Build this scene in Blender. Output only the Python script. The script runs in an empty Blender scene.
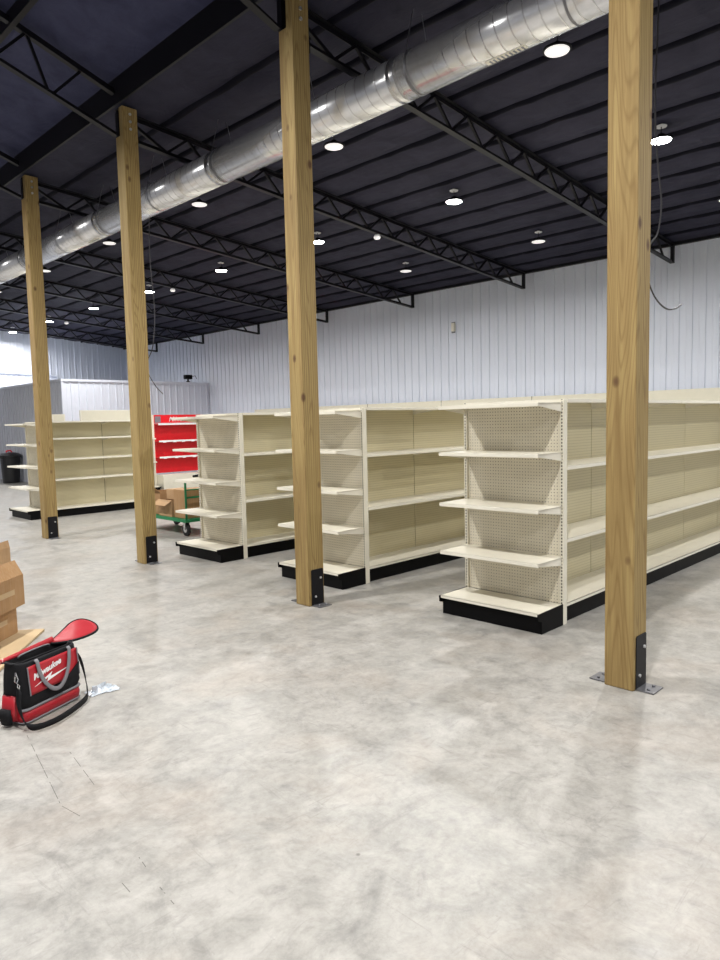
import bpy, bmesh, math, random
from mathutils import Vector, Matrix
random.seed(7)
SC = bpy.context.scene
COL = SC.collection
PI = math.pi

# ------------------------------------------------------------------ camera
cam_d = bpy.data.cameras.new('camera'); cam = bpy.data.objects.new('camera', cam_d); COL.objects.link(cam)
cam_d.sensor_width = 36; cam_d.sensor_fit = 'AUTO'; cam_d.lens = 696.12/960*36
cam_d.clip_start = .05; cam_d.clip_end = 200
def cam_matrix(yaw, pitch, roll, loc):
    cy, sy, cp, sp = math.cos(yaw), math.sin(yaw), math.cos(pitch), math.sin(pitch)
    F = Vector((cy*cp, sy*cp, sp)); R = Vector((sy, -cy, 0)); U = R.cross(F)
    cr, sr = math.cos(roll), math.sin(roll)
    R2 = R*cr + U*sr; U2 = U*cr - R*sr
    m = Matrix.Identity(4)
    for i in range(3):
        m[i][0], m[i][1], m[i][2], m[i][3] = R2[i], U2[i], -F[i], loc[i]
    return m
cam.matrix_world = cam_matrix(.7821, -.0833, -.0231, (-4.1437, -1.7761, 1.6982))
SC.camera = cam
# ------------------------------------------------------------------ world, exposure
w = bpy.data.worlds.new('world'); SC.world = w; w.use_nodes = True
w.node_tree.nodes['Background'].inputs[0].default_value = (.8, .88, 1, 1)
w.node_tree.nodes['Background'].inputs[1].default_value = .02
SC.view_settings.view_transform = 'Standard'; SC.view_settings.look = 'None'
SC.view_settings.gamma = 1; SC.view_settings.use_curve_mapping = False
SC.view_settings.exposure = 0.0
SC.cycles.max_bounces = 8; SC.cycles.diffuse_bounces = 5; SC.cycles.glossy_bounces = 4
SC.cycles.use_denoising = True; SC.cycles.sample_clamp_indirect = 6
HALL_W = 250.0      # lamps over the main hall (left of the posts)
HALL2_W = 60.0      # second hall row, farther from the shelving
MID_W = 150.0       # lit middle row of the side wing
DIM_W = 3.0        # nearly dark rows of the side wing
LAMP_COL = (1.0, .985, .965)

# ------------------------------------------------------------------ materials
def srgb(r, g, b):
    f = lambda c: c/12.92 if c <= .04045 else ((c+.055)/1.055)**2.4
    return (f(r/255), f(g/255), f(b/255), 1)
def nodes(name):
    m = bpy.data.materials.new(name); m.use_nodes = True
    nt = m.node_tree; return m, nt, nt.nodes['Principled BSDF']
def N(nt, t, **kw):
    n = nt.nodes.new(t)
    for k, v in kw.items():
        if k.startswith('i_'):
            key = k[2:].replace('_', ' ')
            n.inputs[key].default_value = v
        else: setattr(n, k, v)
    return n
def ramp(nt, fac, stops):
    r = nt.nodes.new('ShaderNodeValToRGB'); e = r.color_ramp.elements
    while len(e) < len(stops): e.new(.5)
    for el, (p, c) in zip(e, stops): el.position = p; el.color = c
    nt.links.new(fac, r.inputs[0]); return r.outputs[0]
def mathn(nt, op, a, b=None):
    n = nt.nodes.new('ShaderNodeMath'); n.operation = op
    for i, v in enumerate((a, b)):
        if v is None: continue
        if isinstance(v, (int, float)): n.inputs[i].default_value = v
        else: nt.links.new(v, n.inputs[i])
    return n.outputs[0]
def mix(nt, fac, a, b, mode='MIX'):
    n = nt.nodes.new('ShaderNodeMix'); n.data_type = 'RGBA'; n.blend_type = mode
    for i, v in ((0, fac), (6, a), (7, b)):
        if isinstance(v, (int, float)): n.inputs[i].default_value = v
        elif isinstance(v, tuple): n.inputs[i].default_value = v
        else: nt.links.new(v, n.inputs[i])
    return n.outputs[2]
def objco(nt, scale=(1, 1, 1), loc=(0, 0, 0)):
    tc = nt.nodes.new('ShaderNodeTexCoord'); mp = nt.nodes.new('ShaderNodeMapping')
    mp.inputs['Scale'].default_value = scale; mp.inputs['Location'].default_value = loc
    nt.links.new(tc.outputs['Object'], mp.inputs[0]); return mp.outputs[0]
def noise(nt, vec, scale, detail=4, rough=.55, dist=0):
    n = N(nt, 'ShaderNodeTexNoise'); n.inputs['Scale'].default_value = scale; n.inputs['Detail'].default_value = detail
    n.inputs['Roughness'].default_value = rough; n.inputs['Distortion'].default_value = dist
    nt.links.new(vec, n.inputs['Vector']); return n.outputs['Fac']
def bump(nt, bs, h, strength=.3, dist=.01):
    b = N(nt, 'ShaderNodeBump'); b.inputs['Strength'].default_value = strength; b.inputs['Distance'].default_value = dist
    nt.links.new(h, b.inputs['Height']); nt.links.new(b.outputs[0], bs.inputs['Normal'])
def plain(name, rgb, rough=.5, metal=0, var=.06, scale=9, bumps=0, coat=0, spec=.5):
    m, nt, bs = nodes(name); c = srgb(*rgb)
    v = objco(nt); n = noise(nt, v, scale)
    d = tuple(max(0, x*(1-var)) for x in c[:3])+(1,); l = tuple(min(1, x*(1+var)) for x in c[:3])+(1,)
    nt.links.new(ramp(nt, n, [(.3, d), (.7, l)]), bs.inputs['Base Color'])
    bs.inputs['Roughness'].default_value = rough; bs.inputs['Metallic'].default_value = metal
    bs.inputs['Coat Weight'].default_value = coat; bs.inputs['Specular IOR Level'].default_value = spec
    if bumps: bump(nt, bs, noise(nt, v, 60), bumps, .003)
    return m
def glow(name, rgb, strength, base=(.9, .9, .9, 1)):
    m, nt, bs = nodes(name); bs.inputs['Base Color'].default_value = base
    bs.inputs['Emission Color'].default_value = rgb+(1,); bs.inputs['Emission Strength'].default_value = strength
    bs.inputs['Roughness'].default_value = .4
    return m

CRACKS = [((-2.812, 2.212), (-2.974, 1.36)), ((-2.733, 1.826), (-2.799, 1.374)), ((-2.951, 0.549), (-2.969, 0.375)), ((-2.922, 0.721), (-2.934, 0.643)), ((-3.042, 0.622), (-3.046, 0.552)), ((-2.978, 1.327), (-2.957, 1.186))]
def mat_floor():
    m, nt, bs = nodes('polished_concrete'); v = objco(nt)
    big = noise(nt, v, .9, 6, .62, .6); med = noise(nt, v, 3.2, 8, .68, 1.1); fine = noise(nt, v, 26, 6, .7)
    swirl = noise(nt, v, 1.7, 10, .74, 3.2)
    c = ramp(nt, big, [(.28, srgb(185, 180, 174)), (.5, srgb(203, 199, 192)), (.75, srgb(219, 214, 208))])
    c2 = ramp(nt, med, [(.28, srgb(120, 120, 120)), (.42, srgb(180, 178, 173)), (.52, srgb(214, 210, 203)), (.68, srgb(246, 241, 235))])
    c = mix(nt, .7, c, c2)
    stain = ramp(nt, swirl, [(.36, (1, 1, 1, 1)), (.46, (0, 0, 0, 1)), (.5, (0, 0, 0, 1)), (.53, (.35, .35, .35, 1)), (.56, (0, 0, 0, 1))])
    c = mix(nt, mathn(nt, 'MULTIPLY', stain, .6), c, srgb(150, 148, 148))
    warm = noise(nt, objco(nt, loc=(7, 3, 0)), 1.3, 5, .6, .4)
    c = mix(nt, mathn(nt, 'MULTIPLY', ramp(nt, warm, [(.5, (0, 0, 0, 1)), (.68, (1, 1, 1, 1))]), .5), c, srgb(222, 202, 184))
    c = mix(nt, .30, c, ramp(nt, fine, [(.3, srgb(165, 162, 158)), (.65, srgb(228, 225, 220))]))
    f2 = noise(nt, objco(nt, loc=(3, 9, 0)), 7.5, 8, .74, .35)
    c = mix(nt, .24, c, ramp(nt, f2, [(.34, srgb(128, 125, 122)), (.47, srgb(200, 197, 191)), (.62, srgb(250, 246, 240))]))
    # trowel scratches: stretched, bent noise in two directions
    for sc_, lo in (((9, 1.1, 1), (0, 0, 0)), ((1.3, 8, 1), (4, 1, 0))):
        s = noise(nt, objco(nt, sc_, lo), 1.6, 9, .72, 1.6)
        c = mix(nt, mathn(nt, 'MULTIPLY', ramp(nt, s, [(.34, (1, 1, 1, 1)), (.41, (0, 0, 0, 1))]), .3), c, srgb(150, 147, 143))
    # saw-cut pencil lines and hairline cracks, broken up by noise
    sx = nt.nodes.new('ShaderNodeSeparateXYZ'); nt.links.new(v, sx.inputs[0])
    brk = mathn(nt, 'GREATER_THAN', noise(nt, v, 14, 2, .5), .47)
    for (ax, ay), (bx, by) in CRACKS:
        L = math.hypot(bx-ax, by-ay); ux, uy = (bx-ax)/L, (by-ay)/L
        dx = mathn(nt, 'SUBTRACT', sx.outputs[0], ax); dy = mathn(nt, 'SUBTRACT', sx.outputs[1], ay)
        t = mathn(nt, 'ADD', mathn(nt, 'MULTIPLY', dx, ux), mathn(nt, 'MULTIPLY', dy, uy))
        p = mathn(nt, 'ABSOLUTE', mathn(nt, 'SUBTRACT', mathn(nt, 'MULTIPLY', dx, -uy), mathn(nt, 'MULTIPLY', dy, -ux)))
        on = mathn(nt, 'MULTIPLY', mathn(nt, 'LESS_THAN', p, .0016), mathn(nt, 'MULTIPLY', mathn(nt, 'GREATER_THAN', t, 0), mathn(nt, 'LESS_THAN', t, L)))
        c = mix(nt, mathn(nt, 'MULTIPLY', mathn(nt, 'MULTIPLY', on, brk), .7), c, srgb(70, 66, 62))
    # tiny dark specks
    vo = N(nt, 'ShaderNodeTexVoronoi'); vo.inputs['Scale'].default_value = 2.6; nt.links.new(v, vo.inputs['Vector'])
    sp = ramp(nt, vo.outputs['Distance'], [(.012, (1, 1, 1, 1)), (.03, (0, 0, 0, 1))])
    c = mix(nt, mathn(nt, 'MULTIPLY', sp, .6), c, srgb(80, 74, 68))
    c = mix(nt, 1.0, c, (.545, .545, .535, 1), 'MULTIPLY')
    nt.links.new(c, bs.inputs['Base Color'])
    r = ramp(nt, med, [(.3, (.30, .30, .30, 1)), (.7, (.50, .50, .50, 1))]); nt.links.new(r, bs.inputs['Roughness'])
    bs.inputs['Specular IOR Level'].default_value = .45
    bump(nt, bs, fine, .10, .004)
    return m
def mat_wood():
    m, nt, bs = nodes('treated_pine')
    tc = nt.nodes.new('ShaderNodeTexCoord'); oi = nt.nodes.new('ShaderNodeObjectInfo')
    cb = nt.nodes.new('ShaderNodeCombineXYZ'); off = mathn(nt, 'MULTIPLY', oi.outputs['Random'], 37)
    nt.links.new(off, cb.inputs[2]); nt.links.new(off, cb.inputs[0])
    def co(s):
        ad = nt.nodes.new('ShaderNodeVectorMath'); ad.operation = 'MULTIPLY_ADD'; ad.inputs[1].default_value = s
        nt.links.new(tc.outputs['Object'], ad.inputs[0]); nt.links.new(cb.outputs[0], ad.inputs[2]); return ad.outputs[0]
    wv = N(nt, 'ShaderNodeTexWave'); wv.wave_type = 'RINGS'; wv.rings_direction = 'Z'
    wv.inputs['Scale'].default_value = 13; wv.inputs['Distortion'].default_value = 5; wv.inputs['Detail'].default_value = 3
    wv.inputs['Detail Scale'].default_value = .9
    nt.links.new(co((1, 1, .06)), wv.inputs['Vector'])
    grain = noise(nt, co((34, 34, 1.1)), 1.6, 8, .7, .3)
    blot = noise(nt, co((3, 3, .8)), 1.3, 4, .6, .5)
    c = ramp(nt, wv.outputs['Fac'], [(.0, srgb(140, 114, 66)), (.4, srgb(158, 134, 82)), (.85, srgb(168, 145, 92))])
    c = mix(nt, .30, c, ramp(nt, grain, [(.32, srgb(104, 82, 46)), (.68, srgb(178, 154, 102))]))
    n1 = noise(nt, co((5.5, 5.5, .42)), 1.0, 1.5, .4, .25)
    fr = mathn(nt, 'FRACT', mathn(nt, 'MULTIPLY', n1, 22))
    ln = ramp(nt, fr, [(.0, (1, 1, 1, 1)), (.10, (.7, .7, .7, 1)), (.28, (0, 0, 0, 1)), (.8, (0, 0, 0, 1)), (1, (.9, .9, .9, 1))])
    c = mix(nt, mathn(nt, 'MULTIPLY', ln, .5), c, srgb(112, 84, 42))
    c = mix(nt, mathn(nt, 'MULTIPLY', ramp(nt, blot, [(.5, (0, 0, 0, 1)), (.72, (1, 1, 1, 1))]), .4), c, srgb(118, 98, 58))
    vo = N(nt, 'ShaderNodeTexVoronoi'); vo.inputs['Scale'].default_value = 1.0; nt.links.new(co((4.6, 4.6, 2.9)), vo.inputs['Vector'])
    kn = ramp(nt, vo.outputs['Distance'], [(.06, (1, 1, 1, 1)), (.10, (.6, .6, .6, 1)), (.14, (0, 0, 0, 1))])
    c = mix(nt, mathn(nt, 'MULTIPLY', kn, .85), c, srgb(76, 42, 20))
    nt.links.new(c, bs.inputs['Base Color']); bs.inputs['Roughness'].default_value = .72
    bump(nt, bs, grain, .25, .003)
    return m
def mat_peg(rgb):
    """cream pegboard: holes one inch apart in Y/Z (end panels) or X/Z (run panels)"""
    m, nt, bs = nodes('pegboard_cream'); tc = nt.nodes.new('ShaderNodeTexCoord')
    sx = nt.nodes.new('ShaderNodeSeparateXYZ'); nt.links.new(tc.outputs['Object'], sx.inputs[0])
    geo = nt.nodes.new('ShaderNodeNewGeometry'); tr = nt.nodes.new('ShaderNodeVectorTransform')
    tr.vector_type = 'NORMAL'; tr.convert_from = 'WORLD'; tr.convert_to = 'OBJECT'
    nt.links.new(geo.outputs['True Normal'], tr.inputs[0]); sn = nt.nodes.new('ShaderNodeSeparateXYZ'); nt.links.new(tr.outputs[0], sn.inputs[0])
    isx = mathn(nt, 'GREATER_THAN', mathn(nt, 'ABSOLUTE', sn.outputs[0]), .5)
    mx = nt.nodes.new('ShaderNodeMix'); nt.links.new(isx, mx.inputs[0]); nt.links.new(sx.outputs[0], mx.inputs[2]); nt.links.new(sx.outputs[1], mx.inputs[3])
    P = .0268
    def cell(s):
        return mathn(nt, 'SUBTRACT', mathn(nt, 'FRACT', mathn(nt, 'ADD', mathn(nt, 'DIVIDE', s, P), 200.0)), .5)
    a, b = cell(mx.outputs[0]), cell(sx.outputs[2])
    d = mathn(nt, 'SQRT', mathn(nt, 'ADD', mathn(nt, 'MULTIPLY', a, a), mathn(nt, 'MULTIPLY', b, b)))
    hole = mathn(nt, 'LESS_THAN', d, .15)
    n = noise(nt, objco(nt), 7)
    c = ramp(nt, n, [(.3, srgb(rgb[0]-5, rgb[1]-5, rgb[2]-6)), (.7, srgb(*rgb))])
    c = mix(nt, hole, c, srgb(70, 62, 48))
    nt.links.new(c, bs.inputs['Base Color']); bs.inputs['Roughness'].default_value = .5
    return m
def mat_lined(rgb):
    m, nt, bs = nodes('lined_cream_panel'); tc = nt.nodes.new('ShaderNodeTexCoord')
    sx = nt.nodes.new('ShaderNodeSeparateXYZ'); nt.links.new(tc.outputs['Object'], sx.inputs[0])
    f = mathn(nt, 'FRACT', mathn(nt, 'DIVIDE', sx.outputs[2], .0268))
    line = mathn(nt, 'LESS_THAN', f, .2)
    c = mix(nt, mathn(nt, 'MULTIPLY', line, .35), srgb(*rgb), srgb(150, 138, 104))
    nt.links.new(c, bs.inputs['Base Color']); bs.inputs['Roughness'].default_value = .5
    return m
def mat_slots(rgb):
    """upright steel with a row of punched slots on the faces towards the shopper"""
    m, nt, bs = nodes('slotted_upright'); tc = nt.nodes.new('ShaderNodeTexCoord')
    sx = nt.nodes.new('ShaderNodeSeparateXYZ'); nt.links.new(tc.outputs['Object'], sx.inputs[0])
    f = mathn(nt, 'FRACT', mathn(nt, 'DIVIDE', sx.outputs[2], .0268))
    slot = mathn(nt, 'MULTIPLY', mathn(nt, 'GREATER_THAN', f, .45), 1.0)
    geo = nt.nodes.new('ShaderNodeNewGeometry'); tr = nt.nodes.new('ShaderNodeVectorTransform')
    tr.vector_type = 'NORMAL'; tr.convert_from = 'WORLD'; tr.convert_to = 'OBJECT'
    nt.links.new(geo.outputs['True Normal'], tr.inputs[0]); sn = nt.nodes.new('ShaderNodeSeparateXYZ'); nt.links.new(tr.outputs[0], sn.inputs[0])
    isx = mathn(nt, 'GREATER_THAN', mathn(nt, 'ABSOLUTE', sn.outputs[0]), .5)
    # slot stands in the middle of the face across Y (uprights are centred on local y = 0)
    mid = mathn(nt, 'LESS_THAN', mathn(nt, 'ABSOLUTE', sx.outputs[1]), .006)
    fac = mathn(nt, 'MULTIPLY', mathn(nt, 'MULTIPLY', slot, isx), mid)
    c = mix(nt, fac, srgb(*rgb), srgb(60, 54, 44)); nt.links.new(c, bs.inputs['Base Color']); bs.inputs['Roughness'].default_value = .45
    return m
def mat_duct():
    m, nt, bs = nodes('galvanised_spiral_duct'); tc = nt.nodes.new('ShaderNodeTexCoord')
    sx = nt.nodes.new('ShaderNodeSeparateXYZ'); nt.links.new(tc.outputs['Object'], sx.inputs[0])
    ang = mathn(nt, 'DIVIDE', mathn(nt, 'ARCTAN2', sx.outputs[2], sx.outputs[0]), 2*PI)
    ph = mathn(nt, 'FRACT', mathn(nt, 'ADD', mathn(nt, 'ADD', mathn(nt, 'DIVIDE', sx.outputs[1], .13), ang), 50.0))
    ridge = ramp(nt, ph, [(.0, (1, 1, 1, 1)), (.06, (1, 1, 1, 1)), (.11, (0, 0, 0, 1)), (.94, (0, 0, 0, 1))])
    v = objco(nt); sp = noise(nt, v, 14, 5, .6)
    c = ramp(nt, sp, [(.3, srgb(226, 227, 230)), (.7, srgb(240, 240, 240))])
    c = mix(nt, mathn(nt, 'MULTIPLY', ridge, .32), c, srgb(130, 130, 130))
    nt.links.new(c, bs.inputs['Base Color']); bs.inputs['Metallic'].default_value = .72
    bs.inputs['Roughness'].default_value = .24
    bump(nt, bs, ridge, .7, .005)
    return m
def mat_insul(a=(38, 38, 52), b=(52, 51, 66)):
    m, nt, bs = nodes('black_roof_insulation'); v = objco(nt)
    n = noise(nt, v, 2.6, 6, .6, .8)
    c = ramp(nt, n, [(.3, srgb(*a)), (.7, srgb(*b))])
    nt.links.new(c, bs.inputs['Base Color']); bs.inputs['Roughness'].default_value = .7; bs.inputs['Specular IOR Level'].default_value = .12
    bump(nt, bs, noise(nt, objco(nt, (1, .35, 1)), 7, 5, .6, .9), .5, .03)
    return m
def mat_card(name, rgb):
    m, nt, bs = nodes(name)
    s = noise(nt, objco(nt, (60, 60, 3)), 1, 3); n = noise(nt, objco(nt), 5)
    c = ramp(nt, n, [(.3, srgb(rgb[0]-12, rgb[1]-12, rgb[2]-12)), (.7, srgb(*rgb))])
    c = mix(nt, .04, c, ramp(nt, s, [(.3, (0, 0, 0, 1)), (.7, (1, 1, 1, 1))]))
    nt.links.new(c, bs.inputs['Base Color']); bs.inputs['Roughness'].default_value = .8
    return m
M = dict(
    floor=mat_floor(), wood=mat_wood(), duct=mat_duct(), insul=mat_insul(), insul_hall_lit=mat_insul((50, 52, 76), (66, 68, 94)),  # hall insulation copy is lighter and bluer, standing in for scarce bounce light
    peg=mat_peg((222, 215, 196)), lined=mat_lined((210, 201, 168)), seam=plain('panel_seam', (84, 76, 56), .7), slots=mat_slots((224, 219, 202)),
    cream=plain('cream_enamel', (226, 221, 205), .38, var=.02), cream_back=plain('cream_panel', (214, 209, 190), .5, var=.02),
    black=plain('black_enamel', (7, 7, 8), .45, spec=.12), steel_black=plain('black_painted_steel', (18, 17, 21), .5, spec=.25),
    steel_truss=plain('black_truss_steel', (14, 13, 19), .45, spec=.3),
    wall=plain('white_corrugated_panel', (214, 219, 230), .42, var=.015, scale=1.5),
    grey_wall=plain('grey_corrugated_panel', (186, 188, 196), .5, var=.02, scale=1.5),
    galv=plain('galvanised_plate', (128, 128, 132), .4, metal=.7), bolt=plain('zinc_bolt', (205, 205, 205), .3, metal=.6),
    red=plain('red_display_enamel', (214, 18, 34), .4), red_cloth=plain('red_ballistic_fabric', (166, 10, 30), .5, bumps=.2, coat=.3),
    black_cloth=plain('black_ballistic_fabric', (15, 15, 19), .8, spec=.3, bumps=.4), grey_web=plain('grey_webbing', (122, 120, 124), .8, bumps=.4),
    white=plain('white_print', (240, 240, 240), .5), silver=plain('bright_metal', (200, 200, 200), .25, metal=.9),
    green=plain('green_enamel', (16, 120, 72), .4), rubber=plain('black_rubber', (22, 22, 22), .7),
    card=mat_card('brown_cardboard', (168, 130, 86)), card2=mat_card('pale_cardboard', (182, 146, 104)), tape=plain('parcel_tape', (188, 160, 120), .3),
    bin=plain('black_bin_plastic', (20, 20, 22), .4), wrap=plain('crumpled_clear_wrap', (212, 220, 228), .12, var=.12, scale=30),
    cable=plain('grey_cable', (60, 58, 62), .6), cable_light=plain('pale_cable', (150, 150, 155), .5),
    lens_dim=glow('lamp_lens_dim', (1, .95, .94), .55), lens_on=glow('lamp_lens_lit', (1, .98, .95), 40),
    grey_box=plain('grey_plastic', (120, 122, 128), .5), purlin=plain('black_purlin_wrap', (18, 18, 28), .8, var=.15, scale=3, spec=.1), board=plain('plywood_sheet', (186, 162, 126), .6, scale=4),
)
# ------------------------------------------------------------------ mesh helpers
class MB:
    def __init__(s): s.bm = bmesh.new()
    def box(s, x0, y0, z0, x1, y1, z1, mat=None):
        v = [s.bm.verts.new(p) for p in ((x0, y0, z0), (x1, y0, z0), (x1, y1, z0), (x0, y1, z0), (x0, y0, z1), (x1, y0, z1), (x1, y1, z1), (x0, y1, z1))]
        if mat is not None:
            for q in v: q.co = mat @ q.co
        for f in ((0, 3, 2, 1), (4, 5, 6, 7), (0, 1, 5, 4), (1, 2, 6, 5), (2, 3, 7, 6), (3, 0, 4, 7)): s.bm.faces.new([v[i] for i in f])
        return s
    def bar(s, a, b, wx, wz, up=(0, 0, 1)):
        """square bar from a to b"""
        a, b = Vector(a), Vector(b); d = (b-a); L = d.length; d.normalize()
        upv = Vector(up); r = d.cross(upv)
        if r.length < 1e-4: r = d.cross(Vector((0, 1, 0)))
        r.normalize(); u = r.cross(d)
        m = Matrix(((d.x, r.x, u.x, a.x), (d.y, r.y, u.y, a.y), (d.z, r.z, u.z, a.z), (0, 0, 0, 1)))
        return s.box(0, -wx/2, -wz/2, L, wx/2, wz/2, m)
    def tube(s, pts, r, seg=8, closed=False, flat=None):
        """round tube (or flat = (w, t) ribbon) along points"""
        pts = [Vector(p) for p in pts]; n = len(pts); rings = []
        prev = None
        for i, p in enumerate(pts):
            if closed: t = pts[(i+1) % n]-pts[i-1]
            else: t = pts[min(i+1, n-1)]-pts[max(i-1, 0)]
            t.normalize()
            if prev is None:
                ref = Vector((0, 0, 1)) if abs(t.z) < .9 else Vector((1, 0, 0)); u = t.cross(ref).normalized()
            else:
                u = (prev - t*prev.dot(t)).normalized()
            prev = u; v = t.cross(u)
            ring = []
            for k in range(seg):
                a = 2*PI*k/seg
                rr = r[i] if isinstance(r, (list, tuple)) else r
                if flat: ring.append(s.bm.verts.new(p+u*math.cos(a)*flat[0]/2+v*math.sin(a)*flat[1]/2))
                else: ring.append(s.bm.verts.new(p+u*math.cos(a)*rr+v*math.sin(a)*rr))
            rings.append(ring)
        m = n if closed else n-1
        for i in range(m):
            A, B = rings[i], rings[(i+1) % n]
            for k in range(seg): s.bm.faces.new((A[k], A[(k+1) % seg], B[(k+1) % seg], B[k]))
        if not closed:
            s.bm.faces.new(rings[0][::-1]); s.bm.faces.new(rings[-1])
        return s
    def lathe(s, prof, c=(0, 0, 0), seg=32, axis='Z'):
        rings = []
        for r, h in prof:
            ring = []
            for k in range(seg):
                a = 2*PI*k/seg; x, y = r*math.cos(a), r*math.sin(a)
                p = (x, y, h) if axis == 'Z' else ((y, h, x) if axis == 'Y' else (h, x, y))
                ring.append(s.bm.verts.new(Vector(p)+Vector(c)))
            rings.append(ring)
        for A, B in zip(rings, rings[1:]):
            for k in range(seg): s.bm.faces.new((A[k], A[(k+1) % seg], B[(k+1) % seg], B[k]))
        s.bm.faces.new(rings[0][::-1]); s.bm.faces.new(rings[-1]); return s
    def prism(s, pts, axis, a, b):
        """extrude a 2D outline along axis from a to b"""
        def P(p, h): return {'X': (h, p[0], p[1]), 'Y': (p[0], h, p[1]), 'Z': (p[0], p[1], h)}[axis]
        A = [s.bm.verts.new(P(p, a)) for p in pts]; B = [s.bm.verts.new(P(p, b)) for p in pts]; n = len(pts)
        s.bm.faces.new(A[::-1]); s.bm.faces.new(B)
        for i in range(n): s.bm.faces.new((A[i], A[(i+1) % n], B[(i+1) % n], B[i]))
        return s
    def grid(s, fn, nu, nv):
        vs = [[s.bm.verts.new(fn(i/nu, j/nv)) for j in range(nv+1)] for i in range(nu+1)]
        for i in range(nu):
            for j in range(nv): s.bm.faces.new((vs[i][j], vs[i+1][j], vs[i+1][j+1], vs[i][j+1]))
        return s
    def build(s, name, mat, parent=None, loc=None, smooth=False, bevel=0, seg=2, solid=0, subsurf=0):
        bmesh.ops.recalc_face_normals(s.bm, faces=s.bm.faces[:])
        me = bpy.data.meshes.new(name); s.bm.to_mesh(me); s.bm.free(); me.materials.append(M[mat] if isinstance(mat, str) else mat)
        if smooth: 
            for p in me.polygons: p.use_smooth = True
        o = bpy.data.objects.new(name, me); COL.objects.link(o)
        if parent is not None: o.parent = parent
        if loc is not None: o.location = loc
        if solid:
            md = o.modifiers.new('solid', 'SOLIDIFY'); md.thickness = solid; md.offset = 0
        if subsurf:
            md = o.modifiers.new('sub', 'SUBSURF'); md.levels = md.render_levels = subsurf
        if bevel:
            md = o.modifiers.new('bevel', 'BEVEL'); md.width = bevel; md.segments = seg; md.limit_method = 'ANGLE'
        return o
def tag(o, label, cat, group=None, kind=None):
    o['label'] = label; o['category'] = cat
    if group: o['group'] = group
    if kind: o['kind'] = kind
    return o
def thing(name, label, cat, loc=(0, 0, 0), rz=0, group=None):
    o = bpy.data.objects.new(name, None); COL.objects.link(o); o.location = loc; o.rotation_euler.z = rz
    o.empty_display_size = .1
    return tag(o, label, cat, group)
def struct(o): o['kind'] = 'structure'; return o
def link_copy(src, parent, loc=None):
    c = src.copy(); COL.objects.link(c); c.parent = parent
    if loc is not None: c.location = loc
    return c
def copy_tree(o, parent=None):
    c = o.copy(); COL.objects.link(c); c.parent = parent
    for ch in list(o.children): copy_tree(ch, c)
    return c

# ------------------------------------------------------------------ large structure
XW, YB, YF, XL = 9.15, 24.3, -9.0, -13.0
ROOF = lambda x: 5.53-.078*x if x >= 0 else 5.78+.29*(-x)     # side wing / main hall
XR = -6.5                                                      # ridge of the main hall
struct(MB().box(XL-.2, YF-.2, -.2, XW+.2, YB+.2, 0).build('floor', 'floor'))
def ribbed_wall(name, a, b, z0, z1, mat, inward, pitch=.2286, ztop=None):
    """vertical ribbed sheet from a to b (XY), ribs standing towards `inward`"""
    a, b = Vector(a), Vector(b); d = (b-a); L = d.length; d.normalize(); n = Vector(inward)
    mb = MB(); prof = []; k = 0
    while k*pitch < L:
        s = k*pitch
        for ds, h in ((0, 0), (.010, .024), (.034, .024), (.044, 0), (.11, 0), (.116, .005), (.128, .005), (.134, 0)):
            if s+ds < L: prof.append((s+ds, h))
        k += 1
    prof.append((L, 0))
    front = []; back = []
    for s, h in prof:
        p = a+d*s+n*h; zt = ztop(p) if ztop else z1
        front.append((mb.bm.verts.new((p.x, p.y, z0)), mb.bm.verts.new((p.x, p.y, zt))))
    for i in range(len(front)-1):
        mb.bm.faces.new((front[i][0], front[i+1][0], front[i+1][1], front[i][1]))
    p0, p1 = a-n*.12, b-n*.12
    zt0, zt1 = (ztop(a), ztop(b)) if ztop else (z1, z1)
    q = [mb.bm.verts.new(v) for v in ((p0.x, p0.y, z0), (p1.x, p1.y, z0), (p1.x, p1.y, zt1), (p0.x, p0.y, zt0))]
    mb.bm.faces.new(q)
    mb.bm.faces.new((q[0], front[0][0], front[0][1], q[3])); mb.bm.faces.new((q[1], q[2], front[-1][1], front[-1][0]))
    return mb.build(name, mat)
struct(ribbed_wall('wall_right', (XW, YF), (XW, YB), 0, 4.9, 'wall', (-1, 0)))
struct(ribbed_wall('wall_back', (0, YB), (XW, YB), 0, 0, 'wall', (0, -1), ztop=lambda p: ROOF(p.x)+.1))
def gable(y, name):
    mb = MB(); mb.prism([(XL, 0), (0, 0), (0, 5.95), (XR, ROOF(XR)+.15), (XL, 5.9)], 'Y', y, y+.12); return struct(mb.build(name, 'wall'))
gable(YB, 'wall_back_hall')
gable(YF-.12, 'wall_front_hall')
struct(MB().box(0, YF-.12, 0, XW+.1, YF, 5.7).build('wall_front', 'wall'))
struct(MB().box(XL-.12, YF, 0, XL, YB, 5.95).build('wall_left', 'wall'))
# roof insulation: draped between purlins spaced .614 m across the side wing
PUR = .614
mb = MB(); xs = []
k = 0
x = 0.0
prof = []
while x < XW+.05:
    for t in (0, .08, .3, .5, .7, .92):
        xx = x+t*PUR
        if xx <= XW+.1: prof.append((xx, ROOF(xx)-.035*math.sin(PI*t)))
    x += PUR
prof.append((XW+.14, ROOF(XW+.14)))
rv = [[mb.bm.verts.new((px, y, pz)) for (px, pz) in prof] for y in (YF, YB)]
tv = [[mb.bm.verts.new((px, y, ROOF(px)+.2)) for px in (prof[0][0], prof[-1][0])] for y in (YF, YB)]
for i in range(len(prof)-1): mb.bm.faces.new((rv[0][i], rv[0][i+1], rv[1][i+1], rv[1][i]))
mb.bm.faces.new((tv[0][0], tv[1][0], tv[1][1], tv[0][1]))
mb.bm.faces.new((tv[0][0], rv[0][0], rv[1][0], tv[1][0]))
struct(mb.build('ceiling', 'insul'))
mb = MB()
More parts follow.
